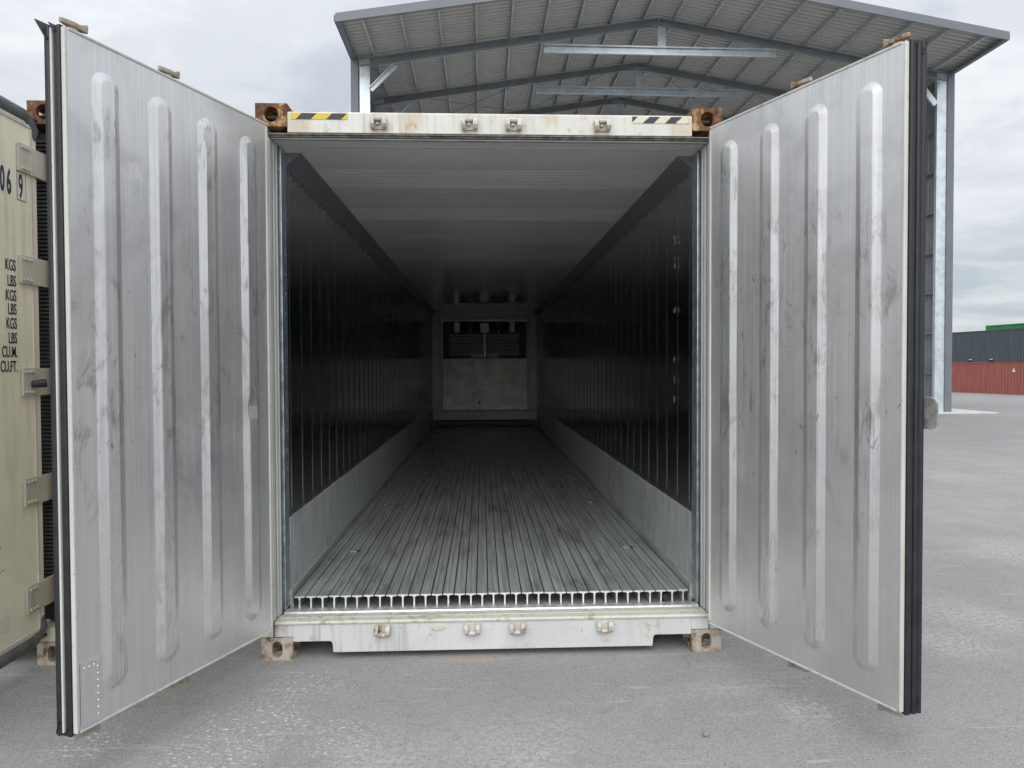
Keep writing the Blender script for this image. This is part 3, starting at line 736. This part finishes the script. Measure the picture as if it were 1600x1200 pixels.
# bulkhead and evaporator
BY = 11.70
bk = MB().box(-1.16, -.925, BY, BY+.03, .152, 2.74).box(.925, 1.16, BY, BY+.03, .152, 2.74).box(-.925, .925, BY, BY+.03, 2.575, 2.74).box(-.925, .925, BY, BY+.03, .4, .61).build('bulkhead', 'bulk', main)
MB().box(-.915, .925, BY-.018, BY+.02, .617, 1.735).build('bulkhead_plate', 'plate', bk, .004)
MB().box(-.275, -.150, BY-.024, BY-.0185, .70, .865).build('inspection_hatch', 'plate', bk, .004)
MB().box(-.13, -.10, BY-.026, BY-.0185, .74, .82).build('hatch_latch', 'bulkdark', bk)
MB().box(-1.135, -.965, BY-.05, BY-.001, .62, 2.69).build('bulkhead_post', 'bulk', bk, .006)
MB().box(.945, 1.135, BY-.04, BY-.001, .62, 2.69).build('bulkhead_post', 'bulk', bk, .006)
MB().box(-1.135, 1.135, BY-.07, BY-.001, .40, .60).build('bulkhead_rail', 'bulk', bk, .008)
MB().box(-1.1, 1.1, BY+.285, BY+.30, .15, 2.7).build('evaporator_back', 'bulkdark', bk)
MB().box(-.925, .925, BY-.03, BY+.01, 2.535, 2.575).build('evaporator_rail', 'bulklight', bk, .003)
MB().box(-.925, -.905, BY-.02, BY+.01, 1.736, 2.534).build('evaporator_side', 'bulklight', bk)
MB().box(.905, .925, BY-.02, BY+.01, 1.736, 2.534).build('evaporator_side', 'bulk', bk)
MB().box(-.022, .022, BY-.02, BY+.02, 1.76, 2.34).build('evaporator_post', 'bulklight', bk)
MB().box(-.095, .095, BY-.02, BY+.10, 2.30, 2.50).build('motor_bracket', 'bulklight', bk, .01)
for x in (-.60, .60):
    MB().box(x-.06, x+.06, BY-.01, BY+.10, 2.30, 2.52).build('motor_bracket', 'bulklight', bk, .01)
for x in (-.31, .31):
    f_ = MB().tube((x, BY+.12, 2.36), (x, BY+.12, 2.52), .20, 20).build('fan_shroud', 'bulkdark', bk, smooth=True)
    MB().tube((x, BY+.11, 2.28), (x, BY+.11, 2.36), .075, 14).build('fan_motor', 'bulk', bk, smooth=True)
fins = MB()
for i in range(9): fins.box(-.76, .76, BY+.10+.004*i, BY+.12+.004*i, 1.82+.052*i, 1.84+.052*i)
fins.build('coil_fins', 'bulk', bk)['kind'] = 'stuff'
MB().box(-.76, .76, BY+.14, BY+.27, 1.78, 2.30).build('evaporator_coil', 'bulkdark', bk)
for x in (-.16, .19): MB().box(x-.13, x+.12, BY+.01, BY+.03, 1.75, 1.85).build('drip_plate', 'bulk', bk)
MB().box(-.925, .925, BY+.022, BY+.28, 1.70, 1.735).build('drip_tray', 'bulkdark', bk)
MB().path([(1.0*math.cos(math.pi*k/24), 11.62-.02-.30*(1-math.sin(math.pi*k/24)), .285) for k in range(25)], .018, 8).build('air_baffle', 'bulk', main, smooth=True)
o = MB().box(-1.12, 1.12, 11.60, 11.69, .187, .38).build('air_duct', 'bulkdark', main)

# faint hand lettering on the right liner is only scratches: thin scuff marks
for (y, z0, z1) in ((.62, 2.28, 2.33), (.63, 2.14, 2.20), (.625, 1.86, 1.88), (.63, 1.55, 1.57), (.628, 1.42, 1.45), (.63, 1.30, 1.33)):
    sc = MB()
    for k in range(4):
        yy = y+random.uniform(-.02, .02); zz = random.uniform(z0, z1)
        sc.box(1.1345, 1.1352, yy, yy+random.uniform(.006, .016), zz, zz+random.uniform(.012, .03))
    sc.build('scuff_mark', 'jambalu', main)

# the two open doors
dL = Vector((-.41, -1.0, 0)).normalized(); nL = Vector((dL.y, -dL.x, 0))
make_door(main, (-1.14, -.07, 0), dL, nL, 1.100, 'steelL', 'white',
          dents_p=[((.809, 2.339), .035, .018, .010), ((.80, 2.322), .05, .02, -.004)],
          dents_r={0: [((.150, 1.335), .028, .045, .012), ((.125, 1.30), .02, .03, -.006)], 2: [((.44, 1.2), .02, .06, .003)]}, style='white', patch=True, seed=2.3, k=.70, ru=(.53, .985))
dR = Vector((.432, -1.0, 0)).normalized(); nR = Vector((-dR.y, dR.x, 0))
make_door(main, (1.125, -.08, 0), dR, nR, 1.089, 'steelR', 'white',
          dents_r={0: [((.120, 1.33), .028, .05, .012), ((.15, 1.37), .02, .03, -.005)], 3: [((.931, 1.31), .03, .05, .008)]}, style='black', seed=7.9, k=.76, ru=(.50, .975))
# hasp plate sticking out past the free edge of the right leaf
Tr = lambda u, w_, z: Vector((1.125, -.08, 0))+dR*u+nR*w_+Vector((0, 0, z))
hp = [(1.02, 1.285), (1.128, 1.285), (1.145, 1.295), (1.152, 1.315), (1.152, 1.385), (1.142, 1.402), (1.125, 1.41), (1.02, 1.41)]

# ------------------------------------------------------------------ neighbouring container on the left
nb = make_reefer('refrigerated_container', 'cream refrigerated shipping container at far left, door open, with dark blue lettering', 'container', (-3.419, 0, 0), 'creamshell', CAST_TOP, CAST_LOW)
header_and_sill(nb, 'creamshell', 'creamshell')
main['group'] = nb['group'] = 'refrigerated containers side by side'
for sx in (-1, 1):
    a, b = sorted((sx*1.154, sx*1.216)); MB().box(a, b, .004, .178, .120, 2.776).build('corner_post', 'rustpost', nb, .004)
    a, b = sorted((sx*1.04, sx*1.150)); MB().box(a, b, .060, .178, .22, 2.745).build('jamb_panel', 'bulkdark', nb)
    sl_ = MB()
    for i in range(118): sl_.box(min(sx*1.06, sx*1.148), max(sx*1.06, sx*1.148), .045, .0595, .30+i*.0205, .31+i*.0205)
    sl_.build('jamb_reflection_bars', 'bulk', nb)['kind'] = 'stuff'  # added bars imitating striped reflections of the floor beside the post
MB().box(-1.056, 1.056, .12, 11.9, .152, .20).build('floor_pan', 'floorbase', nb)
MB().box(-1.16, 1.16, .15, 11.9, 2.70, 2.74).build('ceiling_panel', 'ceiling', nb)
for ch in list(main.children):                 # same lining and floor as its twin, shared meshes
    if ch.name.split('.')[0] in ('wall_liner', 'kick_plate', 'floor_t_bar', 'bulkhead'):
        c = ch.copy(); COL.objects.link(c); c.parent = nb
dc, Tn = make_door(nb, (1.019-.012+.0, -.03, 0), (0, -1, 0), (1, 0, 0), 1.081, 'steelR', 'cream', style='white', rods=True, seed=4.2, hinges=5)
# local x of outer face = 1.007+.112 = 1.119 -> world -2.30
make_door(nb, (-1.14, -.07, 0), (-.05, -1, 0), (-1, .05, 0), 1.081, 'steelL', 'cream', style='white', rods=False, seed=5.2)
XF = 1.007+.112
# rolled rubber edge of the leaf, seen as a dark tube
for z0, z1 in ((DZ0+.02, DZ1-.02),):
    c0 = .028; pts = [(XF-.018, -1.0, DZ1+.016), (XF-.018, -.12, DZ1+.016), (XF-.018, -.075, DZ1-.006), (XF-.018, -.048, DZ1-.034), (XF-.040, -.040, DZ1-.10), (XF-.062, -.050, DZ1-.16), (XF-.062, -.050, DZ0+.16), (XF-.040, -.040, DZ0+.10), (XF-.018, -.048, DZ0+.034), (XF-.018, -.075, DZ0+.006), (XF-.018, -.12, DZ0-.016), (XF-.018, -1.0, DZ0-.016)]
    MB().path(pts, .036, 14).build('edge_tube', 'rubbergrey', dc, smooth=True)
MB().box(XF-.004, XF+.006, -1.05, -.075, DZ1-.040, DZ1-.024).build('face_trim', 'trim', dc, .002)
MB().box(XF-.004, XF+.006, -1.05, -.075, DZ0+.024, DZ0+.040).build('face_trim', 'trim', dc, .002)
MB().box(XF-.004, XF+.006, -.086, -.072, DZ0+.041, DZ1-.041).build('face_trim', 'trim', dc, .002)
MB().box(XF+.0008, XF+.0022, -.60, -.305, .300, .372).build('sticker', 'label', dc)

def text(body, size, x, y, z, sxs, mat, parent, align='LEFT', bold=.0):
    cu = bpy.data.curves.new('lettering', 'FONT'); cu.body = body; cu.size = size; cu.align_x = align; cu.extrude = .0006; cu.offset = bold
    o = bpy.data.objects.new('lettering', cu); COL.objects.link(o)
    dg = bpy.context.evaluated_depsgraph_get(); dg.update()
    me = bpy.data.meshes.new_from_object(o.evaluated_get(dg)); bpy.data.objects.remove(o)
    me.materials.clear(); me.materials.append(MT[mat])
    q = link('lettering', me, parent); q.rotation_euler = (R(90), 0, R(90)); q.location = (x, y, z); q.scale = (sxs, 1, 1)
    return q
XT = XF+.0016
ds = .113/.70
text('0', ds, XT, -.309, 2.372, .40, 'ink', dc, bold=.004); text('6', ds, XT, -.262, 2.368, .40, 'ink', dc, bold=.004)
text('9', ds, XT, -.176, 2.366, .40, 'ink', dc, bold=.004)
b4 = MB(); ya, yb, za, zb = -.188, -.120, 2.352, 2.494
for (p0, p1, q0, q1) in ((ya, yb, za, za+.003), (ya, yb, zb-.003, zb), (ya, ya+.002, za, zb), (yb-.002, yb, za, zb)): b4.box(XT, XT+.0006, p0, p1, q0, q1)
b4.build('check_digit_box', 'ink2', dc)
MB().box(XF+.0004, XT-.0002, ya+.002, yb-.002, za+.003, zb-.003).build('check_digit_ground', 'label', dc)
for body, z in (('KGS', 2.000), ('LBS', 1.925), ('KGS', 1.855), ('LBS', 1.790), ('KGS', 1.722), ('LBS', 1.652), ('CU.M.', 1.586), ('CU.FT.', 1.516)):
    text(body, .055/.73, XT, -.208, z+.003, .56, 'ink2', dc, 'RIGHT', bold=.0006)
sc = MB()                                   # torn paint near the left edge of the leaf
for (y, z, dy, dz, rz) in ((-.395, .66, .03, .05, .4), (-.385, .62, .016, .10, -.1), (-.37, .585, .035, .008, .3), (-.375, .685, .024, .012, .9)):
    sc.beam((XF+.001, y-dy, z-rz*dy), (XF+.001, y+dy, z+rz*dy), .004, dz*.4)
sc.build('paint_scar', 'rustlow', dc)

# hasp plate (part of the right leaf of the main container)
rdoor = [c for c in main.children if c.name.startswith('door')][-1]
MB(Tr).prism([(u+.005, z) for u, z in hp], 'y', .100, .107).build('hasp_plate', 'hasp', rdoor, .003)

# ------------------------------------------------------------------ open shed behind
shed = thing('shed', 'large open fronted grey steel shed with gable roof behind the containers', 'shed', (5.6, 18.9, 0))
def SB(): return MB(lambda x, y, z: (x-5.6, y-18.9, z))
XL, XR, XM = -4.10, 15.28, 5.63
SL = .160; ZR = 12.65
zraf = lambda x: ZR-(.150*(XM-x) if x < XM else .173*(x-XM))
frames = [18.9+3.3*i for i in range(8)]
Y0, Y1 = 16.50, frames[-1]+.4
for k, fy in enumerate(frames):
    for sx, xa, xb in ((-1, -3.85, -3.53), (1, 14.74, 15.06)):
        xc = (xa+xb)/2
        SB().box(xa, xb, fy, fy+.004, -.0, zraf(xc)-.02).box(xa, xa+.004, fy+.004, fy+.12, -.0, zraf(xc)-.02).box(xb-.004, xb, fy+.004, fy+.12, -.0, zraf(xc)-.02).build('column', 'galv', shed)
        if k < 2:
            bt = SB()
            for i in range(7):
                for q in (.05, .27): bt.tube((xa+q, fy, 10.7-i*1.5), (xa+q, fy-.012, 10.7-i*1.5), .016, 6)
            bt.build('bolt_set', 'shedframe', shed)['kind'] = 'stuff'
        xe = XL+.25 if sx < 0 else XR-.22
        a = (xe, fy+.06, zraf(xe)-.125); b = (XM, fy+.06, ZR-.125)
        r_ = SB().channel(a, b, .085, .25, .006, flip=-sx).build('rafter', 'shedframe', shed)
        # knee brace
        if sx < 0: SB().channel((-3.50, fy-.02, 10.25), (-2.72, fy-.02, 11.03), .07, .17, .005).build('knee_brace', 'galv', shed)
        else: SB().channel((14.70, fy-.02, 10.02), (13.92, fy-.02, 10.98), .07, .17, .005).build('knee_brace', 'galv', shed)
    SB().channel((1.95, fy-.03, 11.60), (9.40, fy-.03, 11.55), .08, .27, .006).build('tie_beam', 'galv', shed)
    SB().channel((5.70, fy-.045, 11.50), (5.70, fy-.045, 12.47), .08, .26, .006, upv=(1, 0, 0)).build('king_post', 'galv', shed)
    SB().prism([(5.35, 12.30), (5.63, 12.36), (5.95, 12.30), (5.95, 12.42), (5.63, 12.49), (5.35, 12.42)], 'y', fy-.06, fy-.05).build('ridge_plate', 'shedframe', shed)
# purlins, running front to back
npur = 9
for sx in (-1, 1):
    for i in range(npur):
        x = XM+sx*(.47+1.063*i)
        SB().channel((x, Y0+.05, zraf(x)+.078), (x, Y1, zraf(x)+.078), .06, .15, .004, upv=(sx*SL, 0, 1), flip=sx).build('purlin', 'purlin', shed)
# roof sheets with trapezoid ribs running up the slope
prof = []; y = Y0
while y < Y1:
    prof += [(y, 0), (y+.110, 0), (y+.125, .050), (y+.185, .050)]; y += .20
prof.append((Y1, 0))
for sx in (-1, 1):
    xe = XL if sx < 0 else XR; m_ = SB()
    xs_ = [XM, (XM+xe)/2, xe]; vs = []
    for dz in (0, .012):
        for x in xs_: vs += [(x, yy, zraf(x)+.158+h+dz) for yy, h in prof]
    n_ = len(prof); fs = []
    for lay in (0, 1):
        for j in range(2): fs += [((lay*3+j)*n_+i, (lay*3+j)*n_+i+1, (lay*3+j+1)*n_+i+1, (lay*3+j+1)*n_+i) for i in range(n_-1)]
    m_.add(vs, fs).build('roof_sheet', 'shedsheet', shed, recalc=False)
    # rake fascia at the front edge and eave gutter
    f_ = SB(); a, b = XM, xe-.02*0
    pts = [(a, zraf(a)+.00), (b, zraf(b)+.00), (b, zraf(b)+.245), (a, zraf(a)+.245)]
    f_.prism(pts, 'y', Y0-.045, Y0-.005).build('rake_fascia', 'shedgrey', shed)
    xg = xe
    SB().box(min(xg, xg+sx*.05), max(xg, xg+sx*.05), Y0+.0, Y1, zraf(xg)+.06, zraf(xg)+.205).build('gutter', 'shedgrey', shed)
    SB().box(min(xg-sx*.02, xg-sx*.16), max(xg-sx*.02, xg-sx*.16), Y0+.0, frames[0]-.1, zraf(xg)-.012, zraf(xg)+.06).build('eave_trim', 'shedgrey', shed)
# side walls: vertical corrugated cladding, girts, corner trim
for sx, xw in ((-1, XL), (1, XR)):
    m_ = SB(); prof = []; y = frames[0]
    while y < Y1:
        prof += [(y, 0), (y+.13, 0), (y+.145, .03), (y+.185, .03)]; y += .2
    vs = []
    for dx in (0, .01):
        for z in (0.03, zraf(xw)+.12): vs += [(xw-sx*(.045-h*.9+dx), yy, z) for yy, h in prof]
    n_ = len(prof)
    fs = [(i, i+1, n_+i+1, n_+i) for i in range(n_-1)]+[(2*n_+i, 2*n_+i+1, 3*n_+i+1, 3*n_+i) for i in range(n_-1)]
    m_.add(vs, fs).build('wall_cladding', 'shedframe', shed, recalc=False)
    a, b = sorted((xw, xw-sx*.215)); SB().box(a, b, frames[0]-.035, frames[0]-.005, -.0, zraf(xw)+.06).box(min(xw, xw+sx*.02), max(xw, xw+sx*.02), frames[0]-.035, frames[0]+.25, 0, zraf(xw)+.06).build('corner_trim', 'shedgrey', shed)
    for i in range(8):
        z = 1.30+1.345*i
        if z < zraf(xw)-.2:
            a, b = sorted((xw-sx*.06, xw-sx*.22)); SB().box(a, b, frames[0]+.02, Y1, z-.03, z+.03).build('girt', 'shedframe', shed)
# bracing rods under the roof
for (xa, xb) in ((-2.5, 1.6), (1.6, 5.0), (6.3, 9.8), (9.8, 13.6)):
    for (ya, yb) in ((frames[1], frames[2]), (frames[2], frames[3])):
        SB().tube((xa, ya+.1, zraf(xa)-.06), (xb, yb, zraf(xb)-.06), .012, 6).build('brace_rod', 'shedframe', shed)
        SB().tube((xb, ya+.1, zraf(xb)-.06), (xa, yb, zraf(xa)-.06), .012, 6).build('brace_rod', 'shedframe', shed)

# ------------------------------------------------------------------ stacked containers in the distance
def far_container(label, mat, loc, rz, H=2.6, pockets=False, group='stacked containers across the yard'):
    r = thing('shipping_container', label, 'container', loc, rz, group)
    Lh, W_ = 6.095, 2.438                     # local x runs the length, face at y=0 looks towards -y
    def corr(y, sgn, name):
        pr = []; x = -Lh+.14
        while x < Lh-.14:
            pr += [(x, 0), (x+.07, 0), (x+.138, .036), (x+.208, .036)]; x += .276
        pr = [(min(a, Lh-.12), h) for a, h in pr]
        vs = [(a, y+sgn*h, z) for z in (.15, H-.10) for a, h in pr]; n_ = len(pr)
        fs = [(i, i+1, n_+i+1, n_+i) for i in range(n_-1)]
        MB().add(vs, fs).build(name, mat, r, recalc=False)
    corr(.02, 1, 'side_panel'); corr(W_-.02, -1, 'side_panel')
    for y0 in (0, W_-.06):
        MB().box(-Lh+.17, Lh-.17, y0, y0+.06, H-.10, H-.02).build('top_rail', mat, r)
        rl = MB().box(-Lh+.17, Lh-.17, y0, y0+.06, .0, .15).build('bottom_rail', mat, r)
        if pockets and y0 == 0:
            for x in (-1.02, 1.02):
                MB().box(x-.20, x+.20, -.008, .02, .004, .15).build('fork_pocket', 'fardark', rl)
                MB().box(x-.14, x+.14, -.007, .01, .17, .23).build('pocket_mark', 'farwhite', rl)
    for x0 in (-Lh, Lh-.16):
        for y0 in (0, W_-.16):
            MB().box(x0, x0+.16, y0, y0+.16, .118, H-.118).build('corner_post', mat, r)
            for z0 in (0, H-.118): MB().box(x0-.002, x0+.164, y0-.002, y0+.164, z0, z0+.118).build('corner_casting', mat, r)
    MB().box(-Lh+.05, Lh-.05, .05, W_-.05, H-.06, H-.03).build('roof', mat, r)
    MB().box(-Lh+.04, -Lh+.09, .16, W_-.16, .1, H-.05).build('end_wall', mat, r)
    MB().box(Lh-.09, Lh-.04, .16, W_-.16, .1, H-.05).build('end_wall', mat, r)
    MB().box(-Lh+.17, Lh-.17, .06, W_-.06, .12, .16).build('floor', mat, r)
    return r
A, B = Vector((41.83, 49.44)), Vector((40.75, 56.31))
dv = (A-B).normalized(); rzf = math.atan2(dv.y, dv.x)      # local +x runs towards the camera along the face
ctr = B+(A-B)*((56.31-53.4)/(56.31-49.44)); ZG = -.73
red = far_container('red corrugated container on the ground under a slate grey one', 'red', (ctr.x, ctr.y, ZG), rzf)
MB().prism([(2.95, 1.78), (3.25, 1.78), (3.10, 2.12)], 'y', -.010, -.004).build('hazard_triangle', 'farwhite', red)
slate = far_container('slate grey corrugated container stacked on top of the red one', 'slate', (ctr.x, ctr.y, ZG+2.6), rzf, pockets=True)
gx_, gy_ = 44.9, 50.6
far_container('green container whose top edge shows above the slate grey container', 'green', (gx_, gy_, ZG+2.9), rzf, 2.9)
far_container('blue container hidden under the green one in the back row', 'blue', (gx_, gy_, ZG), rzf, 2.9)

# ------------------------------------------------------------------ small stuff on the ground
def stone(label, x, y, r, sq):
    m_ = MB().ball((0, 0, r*sq*.8), r, 1, .85, sq, 10, 7); m_.v = [tuple(Vector(v)*(1+.18*mnoise.noise(Vector(v)*40+Vector((x*9, y*7, 0))))) for v in m_.v]
    o = m_.build('stone', 'stone', None, smooth=True, ang=80); o.location = (x, y, 0); o.rotation_euler.z = random.uniform(0, 6)
    o['label'] = label; o['category'] = 'stone'; return o
stone('round grey stone lying on the asphalt in front of the right door', .861, -.863, .016, .8)
gr = MB()
for i in range(420):
    x, y = random.uniform(-2.2, 3.2), random.uniform(-1.5, 1.2)
    if i < 120: x, y = random.gauss(-.9, .3), random.gauss(-.55, .3)
    r_ = random.uniform(.0015, .0045)
    gr.ball((x, y, r_*.4), r_, 1, random.uniform(.6, 1), .7, 5, 3)
o = gr.build('gravel', 'stone'); o['kind'] = 'stuff'; o['label'] = 'scattered fine grit on the grey asphalt'; o['category'] = 'gravel'
